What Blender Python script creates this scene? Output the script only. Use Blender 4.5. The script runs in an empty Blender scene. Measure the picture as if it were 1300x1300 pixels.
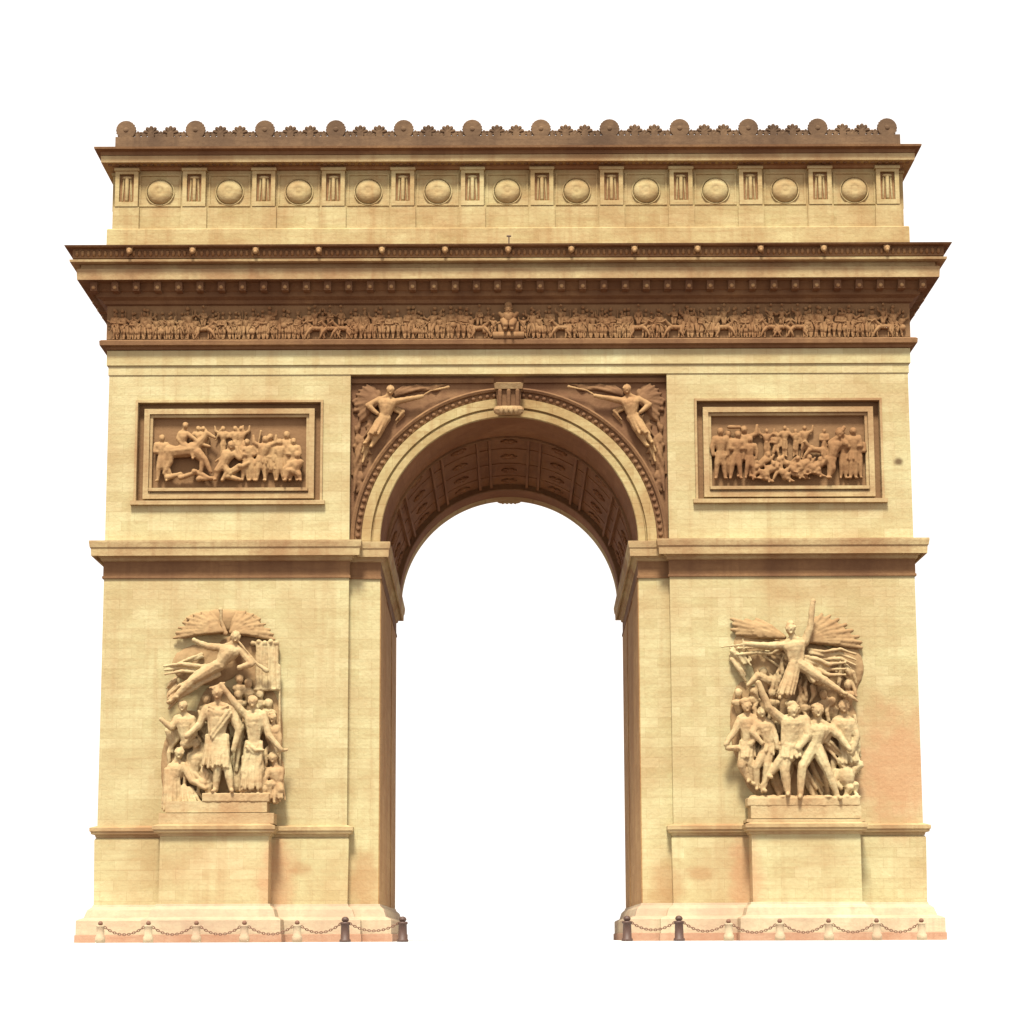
import bpy, bmesh, math, random
from mathutils import Vector, Matrix, noise
random.seed(7)
S = bpy.context.scene
COL = S.collection
PI = math.pi

# ------------------------------------------------------------------ camera numbers (used to read sizes off the photo)
D = 105.0; EYE = 0.30; TILT = math.radians(8); F = 2415.0; HZ = 1188.0; CX = 645.0
CY = HZ - F*math.tan(TILT)
ct, st = math.cos(TILT), math.sin(TILT)
def zr(row, y=0.0):
    """height on the vertical plane y that shows at that photo row"""
    d = D + y; k = (CY-row)/F
    return EYE + d*(st + k*ct)/(ct - k*st)
def xr(px, row, y=0.0):
    d = D + y; z = zr(row, y)
    return (px-CX)/F*(d*ct + (z-EYE)*st)

# ------------------------------------------------------------------ materials
def nn(nt, t, **k):
    n = nt.nodes.new(t)
    for a, b in k.items(): setattr(n, a, b)
    return n
def stone(name, base, dark, course=0.56, blotch=0.5, mortar=0.25, stains=(), rough=0.9, bump=0.25, carve=0.0):
    m = bpy.data.materials.new(name); m.use_nodes = True
    nt = m.node_tree; L = nt.links; nt.nodes.clear()
    out = nn(nt, 'ShaderNodeOutputMaterial'); b = nn(nt, 'ShaderNodeBsdfPrincipled')
    b.inputs['Roughness'].default_value = rough
    b.inputs['Specular IOR Level'].default_value = 0.15
    L.new(b.outputs[0], out.inputs[0])
    geo = nn(nt, 'ShaderNodeNewGeometry'); pos = geo.outputs['Position']
    sep = nn(nt, 'ShaderNodeSeparateXYZ'); L.new(pos, sep.inputs[0])
    add = nn(nt, 'ShaderNodeMath', operation='ADD'); L.new(sep.outputs[0], add.inputs[0]); L.new(sep.outputs[1], add.inputs[1])
    cmb = nn(nt, 'ShaderNodeCombineXYZ'); L.new(add.outputs[0], cmb.inputs[0]); L.new(sep.outputs[2], cmb.inputs[1])
    def mix(fac, a, c, mode='MIX', f=None):
        n = nn(nt, 'ShaderNodeMix', data_type='RGBA', blend_type=mode)
        if f is not None: n.inputs[0].default_value = f
        else: L.new(fac, n.inputs[0])
        for i, v in ((6, a), (7, c)):
            if isinstance(v, tuple): n.inputs[i].default_value = (*v, 1)
            else: L.new(v, n.inputs[i])
        return n.outputs[2]
    def ns(scale, detail=5, vec=pos, lo=0.35, hi=0.65, sc=None, rough=.6):
        v = vec
        if sc:
            mp = nn(nt, 'ShaderNodeMapping'); mp.inputs['Scale'].default_value = sc; L.new(vec, mp.inputs[0]); v = mp.outputs[0]
        n = nn(nt, 'ShaderNodeTexNoise'); n.inputs['Scale'].default_value = scale; n.inputs['Detail'].default_value = detail
        n.inputs['Roughness'].default_value = rough
        L.new(v, n.inputs['Vector'])
        r = nn(nt, 'ShaderNodeMapRange'); r.inputs[1].default_value = lo; r.inputs[2].default_value = hi; L.new(n.outputs[0], r.inputs[0])
        return r.outputs[0]
    def scl(s, k):
        n = nn(nt, 'ShaderNodeMath', operation='MULTIPLY'); L.new(s, n.inputs[0])
        if isinstance(k, float): n.inputs[1].default_value = k
        else: L.new(k, n.inputs[1])
        return n.outputs[0]
    c = mix(scl(ns(0.28, 6), blotch), base, dark)
    streak = ns(1.0, 4, sc=(1.6, 1.6, 0.09), lo=.5, hi=.75)
    c = mix(scl(streak, blotch*.75), c, dark)
    hstr = ns(1.0, 4, sc=(.35, .35, 4.5), lo=.48, hi=.72)
    c = mix(scl(hstr, blotch*.55), c, dark)
    c = mix(scl(ns(3.5, 6, lo=.5, hi=.8), blotch*.6), c, dark)
    if course:
        br = nn(nt, 'ShaderNodeTexBrick'); br.offset = .5
        L.new(cmb.outputs[0], br.inputs['Vector'])
        br.inputs['Color1'].default_value = (1, 1, 1, 1); br.inputs['Color2'].default_value = (.89, .87, .82, 1)
        br.inputs['Mortar'].default_value = (1-mortar, 1-mortar*1.25, 1-mortar*1.5, 1)
        br.inputs['Scale'].default_value = 1; br.inputs['Brick Width'].default_value = course*2.6
        br.inputs['Row Height'].default_value = course; br.inputs['Mortar Size'].default_value = 0.018
        br.inputs['Mortar Smooth'].default_value = .5
        c = mix(None, c, br.outputs[0], 'MULTIPLY', 1.0)
    for (sx, sz, rx, rz, col, amt) in stains:
        mp = nn(nt, 'ShaderNodeMapping', vector_type='POINT'); L.new(pos, mp.inputs[0])
        mp.inputs['Scale'].default_value = (1/rx, 0, 1/rz); mp.inputs['Location'].default_value = (-sx/rx, 0, -sz/rz)
        ln = nn(nt, 'ShaderNodeVectorMath', operation='LENGTH'); L.new(mp.outputs[0], ln.inputs[0])
        wob = nn(nt, 'ShaderNodeTexNoise'); wob.inputs['Scale'].default_value = .9; wob.inputs['Detail'].default_value = 6
        ad = nn(nt, 'ShaderNodeMath', operation='ADD'); L.new(ln.outputs['Value'], ad.inputs[0]); L.new(wob.outputs[0], ad.inputs[1])
        L.new(pos, wob.inputs['Vector'])
        r = nn(nt, 'ShaderNodeMapRange', interpolation_type='SMOOTHSTEP'); r.inputs[1].default_value = .75; r.inputs[2].default_value = 1.55
        r.inputs[3].default_value = amt; r.inputs[4].default_value = 0; L.new(ad.outputs[0], r.inputs[0])
        c = mix(r.outputs[0], c, col)
    L.new(c, b.inputs['Base Color'])
    n1 = nn(nt, 'ShaderNodeTexNoise'); n1.inputs['Scale'].default_value = 5; n1.inputs['Detail'].default_value = 8
    L.new(pos, n1.inputs['Vector'])
    bp = nn(nt, 'ShaderNodeBump'); bp.inputs['Strength'].default_value = bump; bp.inputs['Distance'].default_value = .12
    L.new(n1.outputs[0], bp.inputs['Height'])
    last = bp
    if carve:
        n2 = nn(nt, 'ShaderNodeTexNoise'); n2.inputs['Scale'].default_value = 2.2; n2.inputs['Detail'].default_value = 3
        n2.inputs['Distortion'].default_value = 1.5
        L.new(pos, n2.inputs['Vector'])
        b2 = nn(nt, 'ShaderNodeBump'); b2.inputs['Strength'].default_value = carve; b2.inputs['Distance'].default_value = .35
        L.new(n2.outputs[0], b2.inputs['Height']); L.new(bp.outputs[0], b2.inputs['Normal']); last = b2
    L.new(last.outputs[0], b.inputs['Normal'])
    return m
def plain(name, col, rough=.6, metal=0):
    m = bpy.data.materials.new(name); m.use_nodes = True
    nt = m.node_tree; b = nt.nodes['Principled BSDF']
    n = nt.nodes.new('ShaderNodeTexNoise'); n.inputs['Scale'].default_value = 9; n.inputs['Detail'].default_value = 4
    r = nt.nodes.new('ShaderNodeMix'); r.data_type = 'RGBA'
    r.inputs[6].default_value = (*[c*.75 for c in col], 1); r.inputs[7].default_value = (*[min(1, c*1.2) for c in col], 1)
    nt.links.new(n.outputs[0], r.inputs[0]); nt.links.new(r.outputs[2], b.inputs['Base Color'])
    b.inputs['Roughness'].default_value = rough; b.inputs['Metallic'].default_value = metal
    return m
PINK = (.40, .19, .10); RUST = (.30, .15, .065)
ST = [(21.6, 9.3, 4.6, 4.4, PINK, .62), (xr(460,1120), 3.2, 1.3, 2.3, RUST, .6), (xr(352,1110), 3.4, 1.2, 3.6, PINK, .5),
      (xr(940,1110), 3.4, 1.1, 3.6, PINK, .55), (xr(845,1120), 3.0, 1.3, 2.2, RUST, .5), (xr(900,1100), 4, 2, 1.6, RUST, .25),
      (xr(180,1110), 3.3, 2.0, 2.6, RUST, .18), (xr(290,1110), 4.0, 3.5, 2.4, PINK, .22), (xr(1040,1095), 4.0, 3.2, 2.2, RUST, .14),
      (xr(220,750), zr(750), 3.4, 1.4, RUST, .2), (xr(1010,750), zr(750), 3.8, 1.2, RUST, .22),
      (xr(1085,645), zr(645), 2.0, .8, RUST, .3), (xr(1140,588), zr(588), .33, .3, (.10,.06,.03), .9),
      (xr(380,1100), 3.9, .9, .5, RUST, .45), (xr(885,1112), 3.6, 1.0, .5, RUST, .45)]
M = {}
M['wall']   = stone('limestone', (.485, .445, .255), (.37, .265, .135), blotch=.75, mortar=.17, stains=ST)
M['attic']  = stone('attic limestone', (.45, .385, .205), (.30, .18, .08), blotch=.75, mortar=.13)
M['trim']   = stone('moulded limestone', (.44, .35, .185), (.26, .145, .07), course=0, blotch=.85)
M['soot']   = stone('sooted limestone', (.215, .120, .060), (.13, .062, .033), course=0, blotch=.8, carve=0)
M['frieze'] = stone('weathered shade-toned frieze limestone', (.225, .126, .060), (.125, .062, .032), course=0, blotch=.8)  # shade under the cornices is put into this weathered colour
M['dirt_shade']  = stone('brown weathered shade-toned limestone', (.30, .18, .085), (.19, .09, .04), course=0, blotch=.8)  # weathered brown; also painted in as shade inside the pilaster slots
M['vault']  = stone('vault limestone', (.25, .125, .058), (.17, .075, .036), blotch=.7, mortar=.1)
M['sculpt'] = stone('carved limestone', (.47, .40, .225), (.33, .20, .10), course=0, blotch=.9, carve=.12)
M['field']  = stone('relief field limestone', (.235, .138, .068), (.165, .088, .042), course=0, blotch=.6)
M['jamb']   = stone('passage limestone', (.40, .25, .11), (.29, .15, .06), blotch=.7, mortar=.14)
M['plinth'] = stone('plinth limestone', (.44, .38, .25), (.33, .22, .15), course=0, blotch=.8)
M['kerb']   = stone('kerb stone', (.36, .235, .16), (.26, .12, .07), course=0, blotch=.7)
M['recess'] = stone('stained and shade-toned limestone', (.34, .235, .12), (.25, .145, .07), course=0, blotch=.7)  # staining on the backing; on the wings, recess shade painted as colour
M['relief'] = stone('relief limestone', (.38, .25, .12), (.24, .12, .055), course=0, blotch=.7)
M['dirt_shade2'] = stone('dark weathered cresting stone', (.175, .108, .06), (.085, .052, .032), course=0, blotch=1.0)
M['archivolt'] = stone('archivolt limestone', (.45, .385, .20), (.30, .19, .085), course=0.7, blotch=.9, mortar=.25)
M['iron']   = plain('dark iron', (.07, .035, .025), .6)
M['chain']  = plain('rusty chain iron', (.16, .075, .045), .7)
M['ground'] = plain('pale paving', (.74, .73, .70), .9)

# ------------------------------------------------------------------ mesh helpers
def link(name, bm, mat, parent=None, smooth=False, label=None):
    me = bpy.data.meshes.new(name); bmesh.ops.recalc_face_normals(bm, faces=bm.faces[:])
    bm.to_mesh(me); bm.free()
    if smooth:
        for p in me.polygons: p.use_smooth = True
    me.materials.append(M[mat] if isinstance(mat, str) else mat)
    o = bpy.data.objects.new(name, me); COL.objects.link(o); o.parent = parent
    if label: o['label'] = label
    return o
def box(bm, x0, x1, y0, y1, z0, z1):
    v = [bm.verts.new(p) for p in ((x0,y0,z0),(x1,y0,z0),(x1,y1,z0),(x0,y1,z0),(x0,y0,z1),(x1,y0,z1),(x1,y1,z1),(x0,y1,z1))]
    for f in ((0,3,2,1),(4,5,6,7),(0,1,5,4),(1,2,6,5),(2,3,7,6),(3,0,4,7)): bm.faces.new([v[i] for i in f])
def ring(bm, x0, x1, y0, y1, prof, splay=0):
    """a moulding that runs round a rectangle: prof = [(offset, z), ...] from bottom to top; solid"""
    loops = []
    for o, z in prof:
        loops.append([bm.verts.new(p) for p in ((x0-o,y0-o,z),(x1+o,y0-o,z),(x1+o-(splay if splay < 0 else 0)*-1,y1+o,z),(x0-o+max(splay, 0),y1+o,z))])
    for a, b in zip(loops, loops[1:]):
        for i in range(4): bm.faces.new((a[i], a[(i+1)%4], b[(i+1)%4], b[i]))
    bm.faces.new(loops[0][::-1]); bm.faces.new(loops[-1])
def cap(bm, p0, p1, r0, r1, n=8, flat=1.0):
    """tapered limb with rounded ends; flat<1 squashes it towards the wall"""
    p0 = Vector(p0); p1 = Vector(p1); d = p1-p0; L = d.length
    if L < 1e-4: d = Vector((0,0,1)); L = 1e-4
    w = d.normalized(); u = w.cross(Vector((0,1,0)))
    if u.length < .05: u = w.cross(Vector((1,0,0)))
    u.normalize(); v = w.cross(u)
    rings = []
    for t, k in ((-.92,.38),(-.6,.8),(0,1)): rings.append((p0+w*(t*r0), r0*k))
    for t, k in ((0,1),(.6,.8),(.92,.38)): rings.append((p1+w*(t*r1), r1*k))
    ls = []
    for c, r in rings:
        ls.append([bm.verts.new(c+u*(math.cos(a)*r)+v*(math.sin(a)*r*flat)) for a in [2*PI*i/n for i in range(n)]])
    for a, b in zip(ls, ls[1:]):
        for i in range(n): bm.faces.new((a[i], a[(i+1)%n], b[(i+1)%n], b[i]))
    bm.faces.new(ls[0][::-1]); bm.faces.new(ls[-1])
ICO = {}
def ball(bm, c, rx, ry, rz, sub=2):
    if sub not in ICO:
        t = bmesh.new(); bmesh.ops.create_icosphere(t, subdivisions=sub, radius=1); t.verts.index_update()
        ICO[sub] = ([v.co.copy() for v in t.verts], [[v.index for v in f.verts] for f in t.faces]); t.free()
    vs, fs = ICO[sub]
    nv = [bm.verts.new((c[0]+v.x*rx, c[1]+v.y*ry, c[2]+v.z*rz)) for v in vs]
    for f in fs: bm.faces.new([nv[i] for i in f])
def copy_tree(o, parent):
    c = o.copy(); COL.objects.link(c); c.parent = parent
    for ch in list(o.children): copy_tree(ch, c)
    return c
def remeshed(name, bm, mat, parent, vox, rough=.0):
    o = link(name, bm, mat, parent)
    md = o.modifiers.new('r', 'REMESH'); md.mode = 'VOXEL'; md.voxel_size = vox; md.use_smooth_shade = True
    sm = o.modifiers.new('s', 'SMOOTH'); sm.iterations = 1; sm.factor = .35
    bpy.context.view_layer.update()
    dg = bpy.context.evaluated_depsgraph_get()
    me = bpy.data.meshes.new_from_object(o.evaluated_get(dg))
    o.modifiers.clear(); old = o.data; o.data = me; bpy.data.meshes.remove(old)
    me.materials.clear(); me.materials.append(M[mat])
    for p in me.polygons: p.use_smooth = True
    if rough:
        nr = [v.normal.copy() for v in me.vertices]
        for v, n_ in zip(me.vertices, nr):
            c = v.co
            f = noise.noise((c.x*3.4, c.y*3.0, c.z*1.3))*.65+noise.noise((c.x*7.5+5, c.y*7, c.z*3.6))*.4
            v.co = c+n_*(f*rough)
        me.update()
    return o

# ------------------------------------------------------------------ overall sizes (metres)
W = 22.75; DEEP = 22.0; XJ = 9.0; RJ = .45        # half width, depth, half width of centre bay, recess of centre bay
R0 = 7.28                                          # radius of the archway
ZS = zr(690, RJ)                                   # springing height
arch = bpy.data.objects.new('triumphal_arch', None); COL.objects.link(arch); arch.location = (0,0,0)
arch['label'] = 'huge pale yellow stone triumphal arch with carved reliefs, deep cornice and crested attic'
arch['category'] = 'triumphal arch'

Z_PL = zr(1166, -.9); Z_PT = zr(1152, -.3)         # plinth
Z_DC = zr(1058); Z_DT = zr(1049)                   # dado cap
Z_I0 = zr(733); Z_I1 = zr(683, -.7)                # impost
Z_A0 = zr(475)                                     # bottom of architrave

# relief panel opening
PX0 = xr(170, 570); PX1 = xr(409, 570); PZ0 = zr(638); PZ1 = zr(507)
PXC = -(PX0+PX1)/2; PHW = (PX1-PX0)/2

for s in (-1, 1):
    # ---- pier body
    bm = bmesh.new()
    xa, xb = (XJ, W) if s > 0 else (-W, -XJ)
    e = .5
    box(bm, xa, xb, e, DEEP-e, Z_I1-.02, Z_A0)                  # core behind the panel slab
    box(bm, xa, xb, 0, DEEP, Z_PT-.02, Z_I0+.02)
    c = s*PXC; l, r = c-PHW, c+PHW
    for y0, y1 in ((0, e), (DEEP-e, DEEP)):
        box(bm, xa, l, y0, y1, Z_I1-.02, Z_A0); box(bm, r, xb, y0, y1, Z_I1-.02, Z_A0)
        box(bm, l, r, y0, y1, Z_I1-.02, PZ0); box(bm, l, r, y0, y1, PZ1, Z_A0)
    pier = link('pier', bm, 'wall', arch)
    # ---- jamb of the passage (set back, splays slightly open to the rear)
    bm = bmesh.new()
    def jamb(z0, z1, xi0, xi1):
        v = [bm.verts.new(p) for z in (z0, z1) for p in ((s*XJ, RJ, z), (s*xi0, RJ, z), (s*xi1, DEEP-RJ, z), (s*XJ, DEEP-RJ, z))]
        for f in ((0,1,2,3),(7,6,5,4),(0,4,5,1),(1,5,6,2),(2,6,7,3),(3,7,4,0)): bm.faces.new([v[i] for i in f])
    jamb(Z_PT-.02, Z_I0+.02, R0, R0+.38)
    link('jamb', bm, 'wall', arch)
    # browner passage wall, a facing just proud of the jamb
    bm = bmesh.new()
    for (ya, yb, o) in ((RJ+.05, 7.2, .05), (7.2, 14.8, -.02), (14.8, DEEP-RJ-.05, .05)):
        fa = R0+.38*(ya-RJ)/(DEEP-2*RJ)-o; fb = R0+.38*(yb-RJ)/(DEEP-2*RJ)-o
        if o < 0: fa -= .03; fb -= .03
        v = [bm.verts.new(p) for z in (Z_PL, Z_I0) for p in ((s*fa, ya, z), (s*fb, yb, z), (s*(fb+.3), yb, z), (s*(fa+.3), ya, z))]
        for f in ((0,1,2,3),(7,6,5,4),(0,4,5,1),(1,5,6,2),(2,6,7,3),(3,7,4,0)): bm.faces.new([v[q] for q in f])
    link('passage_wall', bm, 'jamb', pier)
    # ---- impost band: stained frieze below with cornice shade painted in, moulded cornice above
    bm = bmesh.new()
    zf = zr(711, -.1)
    ring(bm, min(s*XJ, s*W), max(s*XJ, s*W), 0, DEEP, [(.0, Z_I0), (.09, Z_I0+.01), (.09, Z_I0+.13), (.04, Z_I0+.15), (.04, zf)])
    ring(bm, min(s*R0, s*XJ-s*.05), max(s*R0, s*XJ-s*.05), RJ, DEEP-RJ, [(.0, Z_I0), (.09, Z_I0+.012), (.09, Z_I0+.13), (.04, Z_I0+.15), (.04, zf)], splay=s*.38)
    link('impost_frieze', bm, 'frieze', arch)
    bm = bmesh.new()
    p1 = [(.05, zf), (.16, zf+.04), (.2, zf+.18), (.42, zf+.34), (.5, zr(704,-.6)), (.62, zr(704,-.6)+.01), (.64, zr(695,-.62)), (.7, zr(693,-.62)), (.74, zr(687,-.62)), (.74, Z_I1-.06), (0, Z_I1)]
    ring(bm, min(s*XJ, s*W), max(s*XJ, s*W), 0, DEEP, p1)
    ring(bm, min(s*R0, s*XJ-s*.05), max(s*R0, s*XJ-s*.05), RJ, DEEP-RJ, [(o*.8, z+(.004 if i else 0)) for i, (o, z) in enumerate(p1)], splay=s*.38)
    link('impost_cornice', bm, 'trim', arch)
    # ---- dado cap with break-out over the pedestal, pedestal, plinth
    pc = s*16.05; ph = 2.95; pf = 1.55
    bm = bmesh.new()
    capp = [(.03, Z_DC-.18), (.06, Z_DC-.17), (.1, Z_DC-.03), (.28, Z_DC+.02), (.3, Z_DC+.14), (.36, Z_DC+.18), (.36, Z_DT-.02), (.02, Z_DT+.1)]
    ring(bm, xa, xb, 0, DEEP, capp)
    ring(bm, pc-ph, pc+ph, -pf, .5, [(o+.01, z+.006) for o, z in capp])
    link('dado_cap', bm, 'trim', arch)
    bm = bmesh.new()
    box(bm, pc-ph, pc+ph, -pf, .5, Z_PT-.01, Z_DC-.1)
    # raised tablet frame on the face
    f = .12
    za, zb = Z_PT+.35, Z_DC-.45
    link('pedestal', bm, 'wall', arch)
    bm = bmesh.new()
    ring(bm, xa, xb, 0, DEEP, [(.06, Z_PT-.6), (.12, Z_DC-.3), (.05, Z_DC-.19)])
    link('dado', bm, 'wall', arch)
    bm = bmesh.new()
    pl = [(.85, .42), (.85, Z_PL-.06), (.8, Z_PL), (.5, Z_PL+.12), (.36, Z_PT-.08), (.3, Z_PT-.03), (.14, Z_PT+.1), (.1, Z_PT+.22)]
    ring(bm, xa, xb, 0, DEEP, pl)
    ring(bm, min(s*R0, s*XJ-s*.05), max(s*R0, s*XJ-s*.05), RJ, DEEP-RJ, [(o*.9, z+.004) for o, z in pl], splay=s*.38)
    ring(bm, pc-ph, pc+ph, -pf, .5, [(o*.9+.02, z+.007) for o, z in pl])
    link('plinth', bm, 'plinth', arch)
    bm = bmesh.new()
    q = [(.9, 0.0), (.9, .40), (.86, .42)]
    ring(bm, xa, xb, 0, DEEP, q)
    ring(bm, min(s*R0, s*XJ-s*.05), max(s*R0, s*XJ-s*.05), RJ, DEEP-RJ, [(o*.93, z+.003) for o, z in q], splay=s*.38)
    ring(bm, pc-ph, pc+ph, -pf, .5, [(o*.93+.02, z+.005) for o, z in q])
    link('base_course', bm, 'kerb', arch)

# ------------------------------------------------------------------ centre bay: spandrel walls, archivolt, vault
def arcwall(bm, y0, y1, R, xh, z0, z1, n=64, inner=True):
    """wall between a semicircle and a rectangle, with thickness"""
    fr = []; 
    for i in range(n+1):
        a = PI*i/n
        px, pz = R*math.cos(a), z0+R*math.sin(a)
        # ray to rectangle
        cx, sz = math.cos(a), math.sin(a)
        t = min(xh/abs(cx) if abs(cx) > 1e-6 else 1e9, (z1-z0)/sz if sz > 1e-6 else 1e9)
        fr.append(((px, pz), (t*cx, z0+t*sz)))
    # force the rectangle's corners into the sequence
    ac = math.atan2(z1-z0, xh)
    k1 = min(range(n+1), key=lambda i: abs(PI*i/n-ac)); k2 = n-k1
    fr[k1] = (fr[k1][0], (xh, z1)); fr[k2] = (fr[k2][0], (-xh, z1))
    for (i0, o0), (i1, o1) in zip(fr, fr[1:]):
        for y, flip in ((y0, 0), (y1, 1)):
            f = [bm.verts.new((p[0], y, p[1])) for p in (i0, o0, o1, i1)]
            bm.faces.new(f[::-1] if flip else f)
        if inner:
            bm.faces.new([bm.verts.new(p) for p in ((i0[0],y0,i0[1]),(i1[0],y0,i1[1]),(i1[0],y1,i1[1]),(i0[0],y1,i0[1]))])
def archring(bm, prof, n=72, zc=None, a0=0, a1=PI):
    """sweep a profile [(R, y), ...] round the arch"""
    zc = ZS if zc is None else zc
    ls = []
    for i in range(n+1):
        a = a0+(a1-a0)*i/n
        ls.append([bm.verts.new((r*math.cos(a), y, zc+r*math.sin(a))) for r, y in prof])
    m = len(prof)
    for a, b in zip(ls, ls[1:]):
        for i in range(m): bm.faces.new((a[i], a[(i+1)%m], b[(i+1)%m], b[i]))
    bm.faces.new(ls[0]); bm.faces.new(ls[-1][::-1])
ZT = Z_A0
bm = bmesh.new()
# walls are built from the springing line, whose height is the top of the impost
ZS = Z_I1 - .02
arcwall(bm, RJ, 2.2, R0+.25, XJ-.004, ZS, ZT-.003)
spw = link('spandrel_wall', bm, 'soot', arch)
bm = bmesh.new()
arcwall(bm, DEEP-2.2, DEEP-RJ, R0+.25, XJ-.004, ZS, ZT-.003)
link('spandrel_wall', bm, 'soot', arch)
PXM = 22.5   # pixels per metre here, in the photo
for nm, y0, sg in (('archivolt', RJ, 1), ('archivolt', DEEP-RJ, -1)):
    g = lambda d: y0-sg*d
    bm = bmesh.new()
    archring(bm, [(R0, g(-.04 if sg > 0 else -1.2)), (R0, g(.10)), (R0+.04, g(.14)), (R0+.40, g(.16)), (R0+.44, g(.02)), (R0+.50, g(.02)), (R0+.54, g(.2)), (R0+1.05, g(.22)), (R0+1.09, g(-.02)), (R0+1.12, g(-.04 if sg > 0 else -1.2))])
    av = link(nm, bm, 'archivolt', arch)
    bm = bmesh.new()
    archring(bm, [(R0+1.121, g(-.3)), (R0+1.121, g(.04)), (R0+1.45, g(.10)), (R0+1.48, g(.24)), (R0+1.60, g(.30)), (R0+1.70, g(.22)), (R0+1.72, g(-.3))])
    link('hood_moulding', bm, 'frieze', av)
    bm = bmesh.new(); ball(bm, (0, 0, 0), .13, .09, .13, 2); bd = link('bead', bm, 'soot', av, smooth=True)
    for i in range(1, 66):
        a = PI*i/66
        o = bd if i == 1 else bd.copy()
        if i > 1: COL.objects.link(o)
        o.location = ((R0+1.29)*math.cos(a), g(.09), ZS+(R0+1.29)*math.sin(a))
    # keystone console
    bm = bmesh.new()
    zt, zb = ZS+R0+1.86, ZS+R0-.02
    def kbox(hw0, hw1, d0, d1, z0, z1):
        v = []
        for z, hw, d in ((z0, hw0, d0), (z1, hw1, d1)):
            v += [bm.verts.new(p) for p in ((-hw, g(d), z), (hw, g(d), z), (hw, g(-.6), z), (-hw, g(-.6), z))]
        for f in ((0,3,2,1),(4,5,6,7),(0,1,5,4),(1,2,6,5),(2,3,7,6),(3,0,4,7)): bm.faces.new([v[i] for i in f])
    kbox(.62, .72, .55, .62, zb+.42, zt-.42)
    for xx in (-.5, 0, .5): cap(bm, (xx, g(.62), zb+.5), (xx, g(.7), zt-.5), .1, .13)
    link('keystone', bm, 'dirt_shade' if sg < 0 else 'frieze', av)
    bm = bmesh.new()
    kbox(.78, .82, .78, .9, zt-.40, zt-.1); kbox(.72, .72, .6, .6, zt-.1, zt+.02)
    link('keystone_cap', bm, 'trim', av); bm = bmesh.new()
    cap(bm, (-.6, g(.62), zb+.26), (.6, g(.62), zb+.26), .27, .27)
    for xx in (-.42, -.14, .14, .42): ball(bm, (xx, g(.85), zb+.2), .13, .16, .22, 2)
    link('keystone_scroll', bm, 'trim', av)
# frame lines along the top of the spandrel panels
for y0, sg in ((RJ, 1), (DEEP-RJ, -1)):
    ya, yb = sorted((y0-sg*.16, y0+sg*.1))
    for xa_, xb_ in ((-XJ+.01, -.85), (.85, XJ-.01)):
        bm = bmesh.new(); box(bm, xa_, xb_, ya, yb, ZT-.42, ZT-.16); link('spandrel_border', bm, 'frieze', spw)
# vault shell, rings, coffers
bm = bmesh.new()
n = 60
for i in range(n):
    a, b = PI*i/n, PI*(i+1)/n
    R = R0+.24
    bm.faces.new([bm.verts.new(p) for p in ((R*math.cos(a), 1.2, ZS+R*math.sin(a)), (R*math.cos(b), 1.2, ZS+R*math.sin(b)), (R*math.cos(b), DEEP-1.2, ZS+R*math.sin(b)), (R*math.cos(a), DEEP-1.2, ZS+R*math.sin(a)))])
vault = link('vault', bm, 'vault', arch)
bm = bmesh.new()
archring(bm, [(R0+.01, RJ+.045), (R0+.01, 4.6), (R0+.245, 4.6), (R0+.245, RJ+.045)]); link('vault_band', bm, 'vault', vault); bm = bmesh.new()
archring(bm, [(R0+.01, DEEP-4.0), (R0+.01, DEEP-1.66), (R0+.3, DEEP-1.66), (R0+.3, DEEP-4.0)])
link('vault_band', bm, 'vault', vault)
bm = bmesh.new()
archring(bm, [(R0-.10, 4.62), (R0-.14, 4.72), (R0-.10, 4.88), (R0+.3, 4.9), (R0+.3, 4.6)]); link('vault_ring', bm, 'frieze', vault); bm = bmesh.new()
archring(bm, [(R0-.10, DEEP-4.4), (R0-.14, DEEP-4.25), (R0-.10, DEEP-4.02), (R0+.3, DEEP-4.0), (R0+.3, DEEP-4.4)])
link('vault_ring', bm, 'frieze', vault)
bm = bmesh.new()
def rib(bm, deg, y0, y1, r_in, wd=.16):
    a = math.radians(90-deg); ra = Vector((math.cos(a), 0, math.sin(a))); tn = Vector((-math.sin(a), 0, math.cos(a)))
    c0 = Vector((0,0,ZS)); v = []
    for y in (y0, y1):
        for r, w_ in ((r_in, -wd/2), (r_in, wd/2), (R0+.3, wd/2), (R0+.3, -wd/2)):
            p = c0+ra*r+tn*w_; v.append(bm.verts.new((p.x, y, p.z)))
    for f in ((0,1,2,3),(7,6,5,4),(0,4,5,1),(1,5,6,2),(2,6,7,3),(3,7,4,0)): bm.faces.new([v[i] for i in f])
for d in (-84, -60, -36, -12, 12, 36, 60, 84):
    rib(bm, d-2.9, 4.95, DEEP-4.45, R0+.02); rib(bm, d+2.9, 4.95, DEEP-4.45, R0+.02)
for yy in (8.3, 12.0, 15.2):
    archring(bm, [(R0+.2, yy), (R0+.2, yy+.3), (R0+.3, yy+.3), (R0+.3, yy)], n=60)
link('coffer_rib', bm, 'vault', vault)
rb = bmesh.new(); ball(rb, (0, 0, .06), .5, .5, .12)
for k in range(6):
    an = PI*k/3; ball(rb, (.34*math.cos(an), .34*math.sin(an), -.02), .18, .18, .09, 2)
ro = link('rosette', rb, 'vault', vault, smooth=True); k0 = 0
for d in (-72, -48, -24, 0, 24, 48, 72):
    for yy in (6.6, 10.2, 13.7, 16.5):
        a = math.radians(90-d); o = ro if not k0 else ro.copy()
        if k0: COL.objects.link(o)
        k0 = 1; o.location = ((R0+.2)*math.cos(a), yy, ZS+(R0+.2)*math.sin(a)); o.rotation_euler = (0, math.radians(d), 0)
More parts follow.
